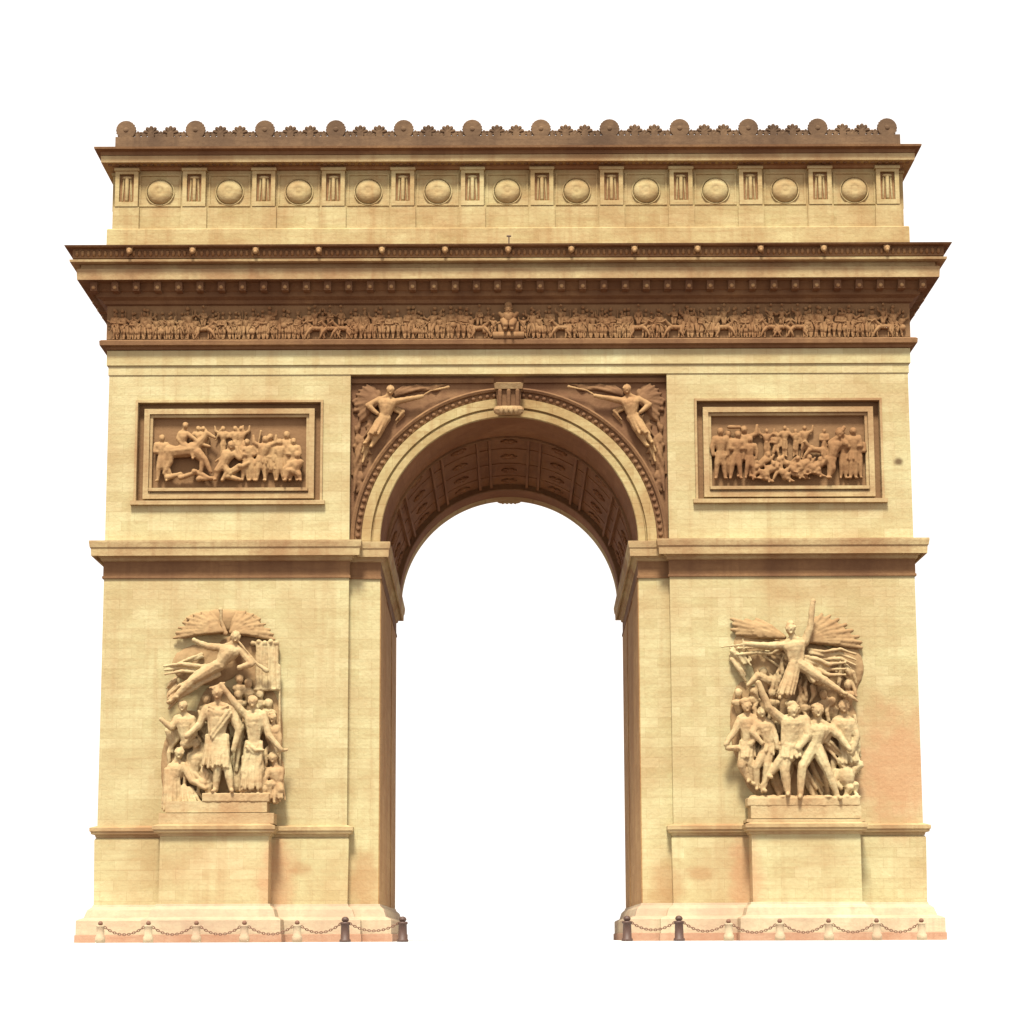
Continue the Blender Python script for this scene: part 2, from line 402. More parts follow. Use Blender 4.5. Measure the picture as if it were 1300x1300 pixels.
# solid above the vault
bm = bmesh.new()
box(bm, -XJ, XJ, 2.25, DEEP-2.25, ZS+R0+.5, ZT)
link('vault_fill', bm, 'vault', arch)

# ------------------------------------------------------------------ architrave, frieze, main cornice
bm = bmesh.new()
z = zr
ring(bm, -W, W, 0, DEEP, [(.0, Z_A0), (.05, Z_A0+.005), (.05, z(462,-.05)-.05), (.14, z(462,-.1)-.02), (.14, z(444,-.1)), (.1, z(444,-.1)+.02)])
link('architrave', bm, 'wall', arch)
bm = bmesh.new()
ring(bm, -W, W, 0, DEEP, [(.1, z(443,-.15)), (.2, z(442,-.2)), (.26, z(439,-.25)), (.5, z(437,-.4)), (.52, z(431,-.5)), (.42, z(430,-.4)), (.2, z(429,-.3))])
link('frieze_ledge', bm, 'frieze', arch)
FZ0, FZ1 = z(429, -.2), z(388, -.2)
bm = bmesh.new()
ring(bm, -W, W, 0, DEEP, [(.18, FZ0), (.18, FZ1+.3)])
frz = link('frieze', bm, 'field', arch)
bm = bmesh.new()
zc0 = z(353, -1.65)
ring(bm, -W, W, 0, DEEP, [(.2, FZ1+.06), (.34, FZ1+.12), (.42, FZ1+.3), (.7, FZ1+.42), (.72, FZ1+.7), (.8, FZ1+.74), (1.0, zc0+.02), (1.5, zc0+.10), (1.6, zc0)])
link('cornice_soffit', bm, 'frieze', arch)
bm = bmesh.new()
ring(bm, -W, W, 0, DEEP, [(1.45, zc0+.01), (1.62, zc0), (1.66, z(340,-1.66)), (1.55, z(339,-1.6)+.02), (1.45, z(338,-1.6)), (1.45, z(332,-1.5)-.02), (1.55, z(331,-1.9)-.01), (1.98, z(331,-1.9)), (2.0, z(327.5,-2)), (1.92, z(327,-2)+.01), (1.6, z(326,-2)+.05)])
cor = link('cornice', bm, 'trim', arch)
bm = bmesh.new()
zq = z(326,-2)+.05
ring(bm, -W, W, 0, DEEP, [(1.55, zq-.02), (1.86, zq), (1.86, z(314,-1.9)), (2.0, z(313,-2)), (2.22, z(312,-2.1)), (2.26, z(309.5,-2.2)), (1.0, z(309.5,-2.2)+.08)])
gut = link('cornice_gutter', bm, 'frieze', arch)
ZC = z(309.5, -2.2)+.05
# dentil blocks in the soffit
zmb = z(370, -1.42)
bm = bmesh.new(); box(bm, -.19, .19, -1.28, -.6, zmb+.18, zc0+.14)
md0 = link('modillion', bm, 'soot', cor)
bm = bmesh.new(); ball(bm, (0, -1.31, (zmb+zc0)/2), .12, .07, .12, 2)
link('stud', bm, 'relief', md0, smooth=True)
N = 40
for i in range(N):
    o = md0 if i == 0 else copy_tree(md0, cor)
    o.location = (-W-.75+(2*W+1.5)*i/(N-1), 0, 0)
for i in range(1, 17):
    for sx in (-1, 1):
        o = copy_tree(md0, cor); o.rotation_euler = (0, 0, sx*PI/2); o.location = (sx*W, i*DEEP/17, 0)
# ornament strip and lion heads on the gutter
bm = bmesh.new()
za, zb = zq+.06, z(314,-1.9)-.06
x = -W-1.6
while x < W+1.6:
    ball(bm, (x, -1.88, (za+zb)/2), .11, .09, (zb-za)/2, 1); x += .32
y = -1.4
while y < DEEP+1.5:
    for sx in (-1, 1): ball(bm, (sx*(W+1.88), y, (za+zb)/2), .09, .11, (zb-za)/2, 1)
    y += .32
link('gutter_ornament', bm, 'dirt_shade', gut, smooth=True)
for k in range(-7, 8):
    x = k*3.56
    if abs(x) > W+1.6: continue
    bm = bmesh.new(); zl = z(317, -2.1)
    ball(bm, (0, 0, .05), .19, .16, .22); ball(bm, (0, -.13, -.1), .10, .12, .13); ball(bm, (-.14, 0, .2), .07, .06, .09, 1); ball(bm, (.14, 0, .2), .07, .06, .09, 1)
    o = link('lion_head', bm, 'relief', gut, smooth=True); o.location = (x, -2.05, zl)

# ------------------------------------------------------------------ attic
ZA1 = z(290, 0); ZP0 = z(262, 0); ZP1 = z(216, -.1)
bm = bmesh.new()
ring(bm, -W, W, 0, DEEP, [(.3, ZC-.1), (.3, ZA1-.1), (.26, ZA1-.04), (.08, ZA1)])
att = link('attic', bm, 'attic', arch)
bm = bmesh.new()
ring(bm, -W, W, 0, DEEP, [(-.12, ZA1-.1), (-.12, ZP1+.2)])
link('attic_wall', bm, 'attic', arch)
bm = bmesh.new()
ring(bm, -W, W, 0, DEEP, [(.0, ZA1-.01), (.0, ZP0-.03), (-.08, ZP0)])
link('attic_base', bm, 'attic', att)
step = (xr(1085, 242)-xr(203, 242))/10
s0 = xr(203, 242)
def pilaster(x, side=0):
    bm = bmesh.new(); hw = .66; zb_, zt_ = ZA1, ZP1
    box(bm, -hw-.08, hw+.08, -.16, .2, zb_, ZP0-.02)
    for a, b, c_, d_ in ((-hw, -.42, ZP0, zt_), (.42, hw, ZP0, zt_), (-.42, .42, ZP0, ZP0+.28), (-.42, .42, zt_-.2, zt_)):
        box(bm, a, b, -.20, .2, c_, d_)
    box(bm, -hw-.06, hw+.06, -.27, .2, zt_-.02, zt_+.14)
    o = link('pilaster', bm, 'attic', att)
    bm = bmesh.new()
    box(bm, -.415, .415, .0, .15, ZP0+.285, zt_-.205)
    b2 = link('pilaster_recess', bm, 'dirt_shade', o)  # shade of the slots painted as brown stone
    bm = bmesh.new()
    cap(bm, (0, -.08, ZP0+.42), (0, -.08, zt_-.5), .10, .12); cap(bm, (-.26, -.02, ZP0+.4), (-.2, -.02, zt_-.5), .05, .07); cap(bm, (.26, -.02, ZP0+.4), (.2, -.02, zt_-.5), .05, .07)
    ball(bm, (0, -.08, zt_-.4), .3, .1, .1)
    link('sword', bm, 'attic', o, smooth=True)
    return o
pil = pilaster(0)
xs_p = [s0-step/2+k*step for k in range(12)]
xs_p[0] += .12; xs_p[-1] -= .12
for k, x in enumerate(xs_p):
    o = pil if k == 0 else copy_tree(pil, att)
    o.location = (x, 0, 0)
for sx in (-1, 1):
    for k in range(6):
        o = copy_tree(pil, att); o.rotation_euler = (0, 0, sx*PI/2); o.location = (sx*W, 1.2+k*(DEEP-2.4)/5, 0)
# shields
def shield():
    bm = bmesh.new(); n = 32; prof = [(0, -.27), (.12, -.27), (.2, -.25), (.24, -.27), (.4, -.25), (.55, -.20), (.66, -.13), (.72, -.05), (.73, .02), (.76, .02), (.78, -.06), (.84, -.05), (.86, .2)]
    ls = []
    for r, y in prof[1:]: ls.append([bm.verts.new((r*math.cos(2*PI*i/n), y, r*math.sin(2*PI*i/n))) for i in range(n)])
    c = bm.verts.new((0, prof[0][1], 0))
    for i in range(n): bm.faces.new((c, ls[0][i], ls[0][(i+1)%n]))
    for a, b in zip(ls, ls[1:]):
        for i in range(n): bm.faces.new((a[i], b[i], b[(i+1)%n], a[(i+1)%n]))
    return link('shield', bm, 'attic', att, smooth=True)
sh = shield()
zsh = z(242, 0)
for k in range(11):
    o = sh if k == 0 else copy_tree(sh, att)
    o.location = (s0+k*step, .1, zsh)
    bm = bmesh.new(); h = step/2-.98
    # incised tablet line below each shield
    box(bm, -h, h, -.13, -.05, 0, .05)
for sx in (-1, 1):
    for k in range(5):
        o = copy_tree(sh, att); o.rotation_euler = (0, 0, sx*PI/2); o.location = (sx*(W-.1), 1.2+(k+.5)*(DEEP-2.4)/5, zsh)
for x in [s0+k*step for k in range(11)]:           # thin panel frames between pilasters
    bm = bmesh.new(); h = step/2-.80
    for a, b, c_, d_ in ((-h, -h+.1, ZP0+.1, ZP1-.12), (h-.1, h, ZP0+.1, ZP1-.12), (-h+.1, h-.1, ZP0+.1, ZP0+.2), (-h+.1, h-.1, ZP1-.22, ZP1-.12)):
        box(bm, x+a, x+b, .06, .16, c_, d_)
    link('panel_frame', bm, 'attic', att)
bm = bmesh.new()
ring(bm, -W, W, 0, DEEP, [(-.1, ZP1+.1), (.02, ZP1+.12), (.12, ZP1+.3), (.3, ZP1+.36), (.34, z(205,-.5)-.03), (.5, z(205,-.5))])
link('attic_cornice_bed', bm, 'dirt_shade', arch)
bm = bmesh.new()
ring(bm, -W, W, 0, DEEP, [(.4, z(205,-.6)), (.66, z(204,-.7)), (.68, z(196,-.7)), (.6, z(195,-.7))])
ac = link('attic_cornice', bm, 'trim', arch)
bm = bmesh.new()
ring(bm, -W, W, 0, DEEP, [(.5, z(195.5,-.7)), (.66, z(194,-.8)), (.72, z(190,-.8)), (1.0, z(187,-1)), (1.02, z(184.5,-1)), (.4, z(184,-1)+.05), (-.35, z(184,-1)+.1)])
ac2 = link('attic_cornice_top', bm, 'frieze', ac)
bm = bmesh.new()
x = -W-.3
while x < W+.3:
    box(bm, x, x+.2, -.42, -.3, ZP1+.42, z(206,-.5)-.08); x += .4
link('dentil', bm, 'frieze', ac)
# cresting
bm = bmesh.new()
zk0 = z(184, -.4); zk1 = z(173, -.2)
t = .5
for (a, b, c_, d_) in ((-W+.05, W-.05, -.3, .2), (-W+.05, W-.05, DEEP-.2, DEEP+.3)):
    box(bm, a, b, c_, d_, zk0-.4, zk1)
for sx in (-1, 1):
    box(bm, min(sx*(W-.05), sx*(W-.55)), max(sx*(W-.05), sx*(W-.55)), .2, DEEP-.2, zk0-.4, zk1-.002)
crest = link('cresting', bm, 'dirt_shade2', arch)
bm = bmesh.new()
ring(bm, -W+.3, W-.3, 0, DEEP, [(.12, zk0-.4), (.14, zk0+.12), (.05, zk0+.16)])
link('cresting_base', bm, 'trim', crest)
def palmette(name, r, stem, petals=True):
    bm = bmesh.new(); n = 20
    # fluted disc with petals
    for i in range(n if petals else 0):
        a = 2*PI*i/n
        cap(bm, (r*.35*math.cos(a), -.05, r*.35*math.sin(a)), (r*.88*math.cos(a), -.03, r*.88*math.sin(a)), r*.06, r*.12, 6)
    m = bmesh.ops.create_cone(bm, cap_ends=True, segments=24, radius1=r*.93, radius2=r*.93, depth=.26, matrix=Matrix.Rotation(PI/2, 4, 'X'))
    ball(bm, (0, -.12, 0), r*.26, .07, r*.26)
    box(bm, -r*.55, r*.55, -.16, .14, -r-stem, -r*.55)
    cap(bm, (-r*.8, -.05, -r-stem*.4), (-r*.2, -.05, -r*.8), .08, .09, 6); cap(bm, (r*.8, -.05, -r-stem*.4), (r*.2, -.05, -r*.8), .08, .09, 6)
    return link(name, bm, 'dirt_shade2', crest)
def finial(name, r, h):
    bm = bmesh.new()
    for i in range(5):
        a = PI*(i+.5)/5
        cap(bm, (0, -.02, 0), (r*math.cos(a), -.02, r*math.sin(a)), r*.2, r*.33, 6)
    ball(bm, (0, 0, 0), r*.8, .14, r*.8, 1); box(bm, -r*.5, r*.5, -.12, .12, -h, 0)
    return link(name, bm, 'dirt_shade2', crest)
bigx = [xr(p, 165) for p in (161, 249, 337, 427, 513, 600, 687, 774, 863, 950, 1038, 1126)]
pb = palmette('palmette', .60, .35); zc = z(164, -.1)
md = finial('finial', .36, .5); smf = finial('leaf_tip', .23, .35)
first = [True, True, True]
def put(proto, i, loc, rz=0):
    if first[i]: o = proto; first[i] = False
    else: o = proto.copy(); COL.objects.link(o)
    o.location = loc; o.rotation_euler = (0, 0, rz)
zmd = z(168, -.1); zsm = z(171, -.1)
for k, x in enumerate(bigx):
    put(pb, 0, (x, -.05, zc))
    if k < 11:
        x2 = bigx[k+1]; w_ = x2-x
        for f in (.36, .64): put(md, 1, (x+w_*f, -.05, zmd))
        for f in (.17, .26, .45, .5, .55, .74, .83): put(smf, 2, (x+w_*f, -.05+.02*(f > .5), zsm))
for sx in (-1, 1):
    for k in range(1, 6):
        yy = k*DEEP/5.5; put(pb, 0, (sx*(W-.3), yy, zc), sx*PI/2)
        for f in (1.3, 2.0, 2.7): put(md, 1, (sx*(W-.3), yy-f*1.0+.0, zmd), sx*PI/2)
# roof deck
bm = bmesh.new(); box(bm, -W+.6, W-.6, .5, DEEP-.5, zk0-.5, zk0-.1); link('roof_deck', bm, 'dirt_shade', arch)
# small mast on the cornice
bm = bmesh.new(); zz = z(307, -1.5)
cap(bm, (xr(646, 300, -1.5), -1.2, zz-.1), (xr(646, 300, -1.5), -1.2, zz+.45), .035, .035); box(bm, -.13+xr(646,300,-1.5), .13+xr(646,300,-1.5), -1.25, -1.15, zz+.42, zz+.48)
link('lightning_rod', bm, 'iron', arch)

# ------------------------------------------------------------------ carved figures
class Grp:
    """collects limbs; u,v are read on an enlargement of the photo, then put at true size on the wall"""
    def __init__(s, ox, oy, sc, y0=0.0, mirror=False):
        s.ox, s.oy, s.sc, s.y0, s.bm, s.mir = ox, oy, sc, y0, bmesh.new(), mirror
    def P(s, u, v, d):
        px, row = s.ox+u/s.sc, s.oy+v/s.sc
        y = s.y0-d
        X, Z = xr(px, row, y), zr(row, y)
        return Vector((-X if s.mir else X, y, Z))
    def c(s, a, b, d0, d1, r0, r1, flat=1, n=8): cap(s.bm, s.P(*a, d0), s.P(*b, d1), r0, r1, n, flat)
    def b(s, a, d, rx, ry, rz): ball(s.bm, s.P(*a, d), rx, ry, rz)
    def chain(s, pts, ds, rs):
        for i in range(len(pts)-1): s.c(pts[i], pts[i+1], ds[i], ds[i+1], rs[i], rs[i+1])
    def fig(s, head, neck, shl, shr, pel, arml=None, armr=None, legl=None, legr=None, d=.6, k=1.0, hat=None):
        """k = head height in metres / 0.5"""
        k = k*1.16; hr = .25*k
        s.b(head, d+.12*k, hr*.85, hr, hr*1.15)
        s.b((head[0], head[1]-6), d+.02, hr*1.0, hr*.95, hr*1.05)            # hair
        hp = s.P(*head, d+.12*k)
        if k > .85:
            cap(s.bm, hp+Vector((-hr*.34, -hr*.84, hr*.22)), hp+Vector((hr*.34, -hr*.84, hr*.22)), hr*.12, hr*.12, 6)
            ball(s.bm, hp+Vector((0, -hr*.75, -hr*.85)), hr*.3, hr*.3, hr*.24, 1)
            for q in range(9):
                a = PI*(q/8)*1.3-.47; ball(s.bm, hp+Vector((hr*.82*math.cos(a), -hr*random.uniform(.1, .5), hr*.25+hr*.85*math.sin(a))), hr*.27, hr*.25, hr*.25, 1)
        ball(s.bm, hp+Vector((0, -hr*.98, -hr*.1)), hr*.16, hr*.2, hr*.28, 1)  # nose
        s.c(neck, head, d, d+.08*k, .17*k, .15*k)
        for sh_ in (shl, shr): s.c(neck, sh_, d, d, .15*k, .18*k)
        mid = lambda a, b, t: (a[0]+(b[0]-a[0])*t, a[1]+(b[1]-a[1])*t)
        sm = mid(shl, shr, .5)
        ch = mid(sm, pel, .3)
        s.c(shl, shr, d, d, .2*k, .2*k)
        s.b(mid(sm, ch, .5), d+.1*k, .36*k, .26*k, .32*k)
        s.c(mid(shl, ch, .4), mid(mid(shl, pel, .55), pel, .4), d+.05, d, .26*k, .2*k)
        s.c(mid(shr, ch, .4), mid(mid(shr, pel, .55), pel, .4), d+.05, d, .26*k, .2*k)
        s.c(ch, pel, d+.06, d, .32*k, .26*k)
        s.b(pel, d, .34*k, .27*k, .26*k)
        for sh_, arm in ((shl, arml), (shr, armr)):
            if arm:
                e, h, de, dh = arm
                s.chain([sh_, e, h], [d, d+de, d+dh], [.21*k, .17*k, .115*k])
                s.b(h, d+dh, .12*k, .1*k, .13*k)
        for leg, sg in ((legl, -1), (legr, 1)):
            if leg:
                kn, ft, dk, df = leg
                hip = (pel[0]+sg*6*k, pel[1])
                s.chain([hip, kn], [d, d+dk], [.29*k, .2*k])
                s.chain([kn, mid(kn, ft, .35), ft], [d+dk, d+(dk+df)*.5-.03, d+df], [.19*k, .185*k, .11*k])
                f = s.P(*ft, d+df); cap(s.bm, f, f+Vector((.06*sg*k, -.28*k, -.06*k)), .1*k, .08*k)
    def robe(s, top, hem, wt, wh, d, k=1.0, folds=9, spread=.14):
        """skirt: folds fan from the waist to the hem; wt/wh half widths in enlargement pixels"""
        folds = int(folds*1.5)
        for i in range(folds):
            t = -1+2*i/(folds-1)
            ct_ = math.sqrt(max(0, 1-t*t*.85))
            j = random.uniform(-6, 6)
            s.c((top[0]+t*wt, top[1]), (hem[0]+t*wh+j, hem[1]+random.uniform(-14, 8)), d+.16*ct_, d+(.30*ct_+(.14 if i % 2 else 0))*k, .10*k, random.uniform(.06, .10)*k)
        s.c(top, hem, d, d, .22*k, .30*k)
    def drape(s, pts, d, r=.12, n=3, sep=14, amp=.12):
        for j in range(n):
            o = (j-(n-1)/2)*sep
            q = [(p[0]+random.uniform(-4, 4), p[1]+o*(1+.25*i)) for i, p in enumerate(pts)]
            ds = [d+amp*math.sin(j*2.1+i*1.3) for i in range(len(q))]
            s.chain(q, ds, [r*random.uniform(.8, 1.1)]*(len(q)-1)+[r*.5])
    def wing(s, root, tips, d, r=.1, dd=-.2):
        for i, t in enumerate(tips):
            f = i/(len(tips)-1)
            m = (root[0]+(t[0]-root[0])*.5, root[1]+(t[1]-root[1])*.5-6)
            s.chain([root, m, t], [d, d+.05+.03*(i % 2), d+dd+.05*(i % 2)], [r*1.3, r*1.5, r*.9])
            if r > .095 and i < len(tips)-1:      # coverts and secondaries over the long feathers
                t2 = ((t[0]+tips[i+1][0])/2, (t[1]+tips[i+1][1])/2)
                q = lambda f_: (root[0]+(t2[0]-root[0])*f_, root[1]+(t2[1]-root[1])*f_)
                s.c(q(.25), q(.88), d+.08, d+dd*.7+.04, r*1.0, r*.75); s.c(q(.1), q(.6), d+.2, d+.14, r*1.1, r*.8); s.c(q(0), q(.38), d+.3, d+.24, r*1.1, r*.8)
    def block(s, u0, v0, u1, v1, d0, d1):
        a = s.P(u0, v1, d1); b = s.P(u1, v0, d1)
        box(s.bm, min(a.x, b.x), max(a.x, b.x), s.y0-d1, s.y0-d0, a.z, b.z)
    def folds(s, u0, u1, v0, v1, n, d):
        for q in range(n):
            u = random.uniform(u0, u1); v = random.uniform(v0, v1); w_ = random.choice((-1, 1))*random.uniform(8, 34)
            dd = d+random.uniform(-.12, .15)
            s.chain([(u, v), (u+w_, v+45), (u+w_*.5, v+95), (u+w_*1.4, v+135)], [dd, dd+.12, dd+.1, dd], [.07, random.uniform(.10, .16), .11, .06])
    def swap(s):
        s.keep = s.bm; s.bm = bmesh.new()
    def part(s, name, mat):
        s.parts = getattr(s, 'parts', []); s.parts.append((name, mat, s.bm)); s.bm = s.keep
    def bust(s, u, v, d, k=.9):
        s.b((u, v), d+.1, .25*k, .26*k, .32*k); s.b((u, v-8), d, .29*k, .26*k, .28*k); s.c((u, v), (u+2, v+38), d, d-.05, .14*k, .17*k)
        s.c((u-26, v+52), (u+28, v+54), d-.05, d-.05, .22*k, .22*k); s.c((u, v+55), (u+4, v+95), d-.05, d-.2, .36*k, .3*k)
    def done(s, name, mat, parent, vox=.06, rough=.035): return remeshed(name, s.bm, mat, parent, vox, rough)

# ---- sculpture group on the left pier (a crowned hero between draped women, a trumpeter flying above)
G = Grp(190, 760, 4.644)
def backing(G, blobs):
    for (u, v, rx, rz) in blobs:
        p = G.P(u, v, 0); ball(G.bm, (p.x, p.y, p.z), rx, .3, rz, 3)
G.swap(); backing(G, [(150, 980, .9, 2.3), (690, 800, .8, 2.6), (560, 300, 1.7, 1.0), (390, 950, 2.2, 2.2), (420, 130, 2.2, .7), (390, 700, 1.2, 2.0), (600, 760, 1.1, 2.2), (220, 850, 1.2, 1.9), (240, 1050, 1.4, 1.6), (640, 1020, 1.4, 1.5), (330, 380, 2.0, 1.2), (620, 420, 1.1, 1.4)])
# wings, recess shade put into their tone
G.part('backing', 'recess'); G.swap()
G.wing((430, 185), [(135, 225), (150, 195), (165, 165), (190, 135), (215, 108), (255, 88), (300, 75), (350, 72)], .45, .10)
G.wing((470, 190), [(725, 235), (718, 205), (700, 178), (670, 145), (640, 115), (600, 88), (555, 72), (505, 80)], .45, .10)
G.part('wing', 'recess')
G.chain([(440, 200), (415, 130), (412, 62)], [.7, .8, .85], [.14, .10, .09]); G.b((410, 58), .85, .13, .12, .12)
# flying figure
G.fig((500, 222), (480, 262), (420, 285), (530, 300), (400, 385), ((330, 275), (252, 238), .1, .25), ((590, 380), (520, 400), .2, .3), ((245, 475), (110, 600), .15, .1), ((270, 440), (150, 570), -.05, -.1), d=1.0, k=1.0)
G.chain([(505, 235), (560, 300), (625, 380), (680, 420)], [1.2, 1.25, 1.2, 1.1], [.05, .06, .08, .16])
G.drape([(420, 390), (300, 410), (180, 400), (75, 415)], .7, .12, 3, 14)
G.drape([(400, 420), (290, 470), (170, 540), (100, 600)], .85, .13, 4, 15)
G.drape([(300, 330), (220, 360), (150, 390)], .5, .1, 2, 16)
G.drape([(150, 480), (110, 520), (90, 560)], .4, .09, 4, 16)
# standard (banner) at right
G.block(612, 268, 752, 520, .1, .42)
for i in range(6): G.c((625+i*23, 262), (620+i*25, 525), .45, .5+.1*(i % 2), .09, .10)
G.c((756, 390), (756, 1010), .5, .5, .07, .07); G.c((612, 530), (752, 530), .55, .55, .09, .09)
for i in range(5): G.b((600+i*35, 258-8*(i % 2)), .45, .16, .16, .16)
for (u, v) in ((520, 470), (575, 495)): G.bust(u, v, .4, .85)
# hero
G.fig((390, 550), (393, 612), (325, 645), (468, 645), (388, 830), ((285, 735), (208, 805), .1, .35), ((515, 770), (485, 885), .1, .2), ((388, 1010), (375, 1122), .1, .1), ((448, 1000), (470, 1122), .15, .2), d=1.05, k=1.12)
for i in range(7): G.c((335+i*20, 650), (346+i*13, 800), 1.15+.1*math.sin(i*1.1), 1.2+.08*math.sin(i*2), .13, .10)
G.robe((388, 800), (378, 985), 60, 78, 1.05, 1.1, 10)
G.c((480, 640), (520, 760), 1.0, 1.0, .22, .25); G.drape([(520, 700), (515, 830), (505, 1010)], .8, .2, 1); G.c((300, 860), (330, 1100), .5, .5, .2, .3); G.c((500, 900), (510, 1110), .6, .6, .2, .28); G.c((455, 655), (350, 800), 1.42, 1.4, .09, .09); G.c((470, 670), (360, 820), 1.38, 1.4, .08, .08)
G.c((540, 740), (520, 900), .8, .7, .14, .1)
G.drape([(345, 640), (395, 665), (455, 640)], 1.35, .09, 2, 20, .03)
# woman crowning him
G.fig((598, 602), (602, 655), (560, 685), (660, 680), (605, 860), ((490, 610), (412, 500), .2, .3), ((690, 800), (765, 885), .15, .2), ((545, 1020), (558, 1150), .15, .1), ((640, 1010), (625, 1140), .1, .1), d=1.0, k=1.02)
for i in range(5): G.c((570+i*19, 695), (578+i*13, 820), 1.15+.05*(i % 2), 1.15, .12, .11)
G.robe((605, 840), (590, 1110), 44, 66, 1.0, 1.05, 9); G.drape([(650, 850), (640, 960), (610, 1060)], 1.2, .1, 1); G.drape([(560, 860), (610, 900), (660, 900)], 1.3, .1, 2, 18)
G.robe((560, 930), (550, 1120), 20, 28, .95, .9, 4)
G.c((745, 895), (800, 885), 1.1, 1.0, .1, .08)
G.c((345, 520), (430, 492), 1.3, 1.3, .06, .06)
# figures behind and at the sides
G.fig((185, 628), (195, 675), (150, 700), (240, 705), (205, 850), ((118, 755), (58, 705), .2, .3), ((255, 790), (205, 840), .15, .2), None, None, d=.75, k=.95)
G.drape([(100, 760), (115, 820), (125, 900)], .35, .14, 1); G.c((95, 770), (125, 870), .3, .3, .18, .12)
G.fig((262, 850), (262, 900), (225, 920), (300, 925), (255, 1030), ((225, 1000), (290, 1060), .1, .3), None, None, None, d=.6, k=.85)
G.fig((165, 905), (150, 950), (115, 985), (185, 975), (120, 1120), ((90, 1080), (75, 1180), .1, .1), ((235, 1065), (315, 1112), .2, .4), None, None, d=.75, k=.95)
G.robe((120, 1000), (110, 1235), 38, 52, .8, 1.0, 7); G.robe((190, 1110), (210, 1215), 45, 85, .75, 1.0, 6)
G.b((300, 1080), .9, .32, .3, .28)
G.fig((712, 700), (715, 745), (690, 760), (740, 760), (725, 900), None, ((755, 830), (745, 920), .1, .1), None, None, d=.45, k=.85)
G.fig((715, 935), (730, 985), (690, 1010), (765, 1005), (740, 1090), ((665, 1060), (650, 1120), .2, .3), ((760, 1060), (700, 1110), .1, .2), ((690, 1090), (700, 1170), .25, .2), ((760, 1120), (720, 1190), .2, .1), d=.7, k=.9)
G.robe((740, 1060), (730, 1180), 30, 55, .65, .9, 6)
G.b((660, 1120), .9, .3, .3, .3)
for (u, v) in ((325, 590), (640, 560), (300, 690), (690, 615), (515, 560)): G.bust(u, v, .35)
random.seed(41); G.folds(90, 330, 620, 1050, 16, .42); G.folds(470, 700, 600, 1020, 18, .42); G.folds(130, 330, 960, 1070, 8, .7)
G.block(295, 1140, 690, 1192, .1, 1.5)
g1 = G.done('sculpture_group', 'sculpt', arch, .042, .05); g1['label'] = 'carved group of a hero crowned by a draped woman under a flying trumpeter'
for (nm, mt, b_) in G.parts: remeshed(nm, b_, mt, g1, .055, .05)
bm = bmesh.new()
a = G.P(70, 1190, 1.5); b = G.P(690, 1245, 1.5)
box(bm, xr(207, 1025, -1.5), xr(336, 1025, -1.5), -1.45, .02, zr(1030, -1.5), zr(1016, -1.5)+.02)
box(bm, xr(199, 1040, -1.5), xr(345, 1040, -1.5), -1.6, .02, Z_DT+.1, zr(1031, -1.5))
link('sculpture_base', bm, 'sculpt', g1)

# ---- sculpture group on the right pier (winged figure urging warriors on)
G = Grp(900, 750, 4.482)
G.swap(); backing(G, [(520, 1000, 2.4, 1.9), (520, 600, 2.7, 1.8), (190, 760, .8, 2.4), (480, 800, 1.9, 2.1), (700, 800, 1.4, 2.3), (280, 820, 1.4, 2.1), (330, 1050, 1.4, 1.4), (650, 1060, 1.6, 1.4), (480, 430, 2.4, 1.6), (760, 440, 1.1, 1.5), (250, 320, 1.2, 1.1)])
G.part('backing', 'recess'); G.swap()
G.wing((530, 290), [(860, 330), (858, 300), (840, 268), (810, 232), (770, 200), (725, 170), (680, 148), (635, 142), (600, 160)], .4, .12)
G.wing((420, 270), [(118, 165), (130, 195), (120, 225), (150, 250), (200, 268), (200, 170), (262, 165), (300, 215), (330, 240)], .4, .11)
G.part('wing', 'recess')  # wing colour carries the shade of the recess
G.fig((455, 222), (470, 275), (420, 315), (535, 300), (485, 415), ((345, 318), (200, 308), .15, .25), ((568, 215), (582, 80), .1, .2), ((440, 530), (395, 610), .2, .15), ((620, 500), (760, 590), .25, .3), d=1.1, k=1.05)
G.c((200, 308), (62, 325), 1.35, 1.4, .07, .04); G.c((185, 280), (190, 335), 1.35, 1.35, .06, .06)
G.chain([(760, 590), (800, 610), (835, 635)], [1.4, 1.4, 1.35], [.14, .12, .07])
G.b((585, 66), 1.3, .14, .12, .15); G.b((455, 190), 1.1, .22, .22, .18); 
for i in range(5): G.c((440+i*22, 320), (450+i*18, 400), 1.3, 1.25, .11, .1)
G.robe((480, 420), (430, 590), 30, 45, 1.15, 1.0, 7)
G.robe((530, 420), (620, 520), 25, 50, 1.0, 1.0, 6)
G.drape([(520, 400), (600, 420), (670, 455), (770, 450)], 1.0, .13, 3, 20)
G.drape([(560, 360), (650, 375), (740, 365), (830, 400)], .7, .12, 3, 18)
G.drape([(770, 460), (810, 500), (830, 570)], .5, .14, 3, 24)
G.drape([(410, 330), (340, 350), (270, 340), (150, 350)], .6, .11, 2, 20)
# flags / lances behind
for a, b in (((270, 350), (450, 480)), ((300, 330), (450, 420)), ((130, 330), (190, 420)), ((160, 330), (230, 430)), ((200, 330), (230, 400))): G.c(a, b, .4, .5, .08, .08)
G.drape([(120, 360), (170, 420), (200, 470)], .35, .12, 4, 22)
for (u, v) in ((300, 470), (380, 505), (160, 590), (240, 575), (535, 620), (690, 640), (640, 600), (350, 590), (780, 545)): G.bust(u, v, .45, .85)
# horse head, left
G.chain([(330, 520), (270, 490), (215, 540)], [.5, .7, .75], [.28, .24, .13]); G.c((275, 480), (265, 455), .75, .8, .07, .03)
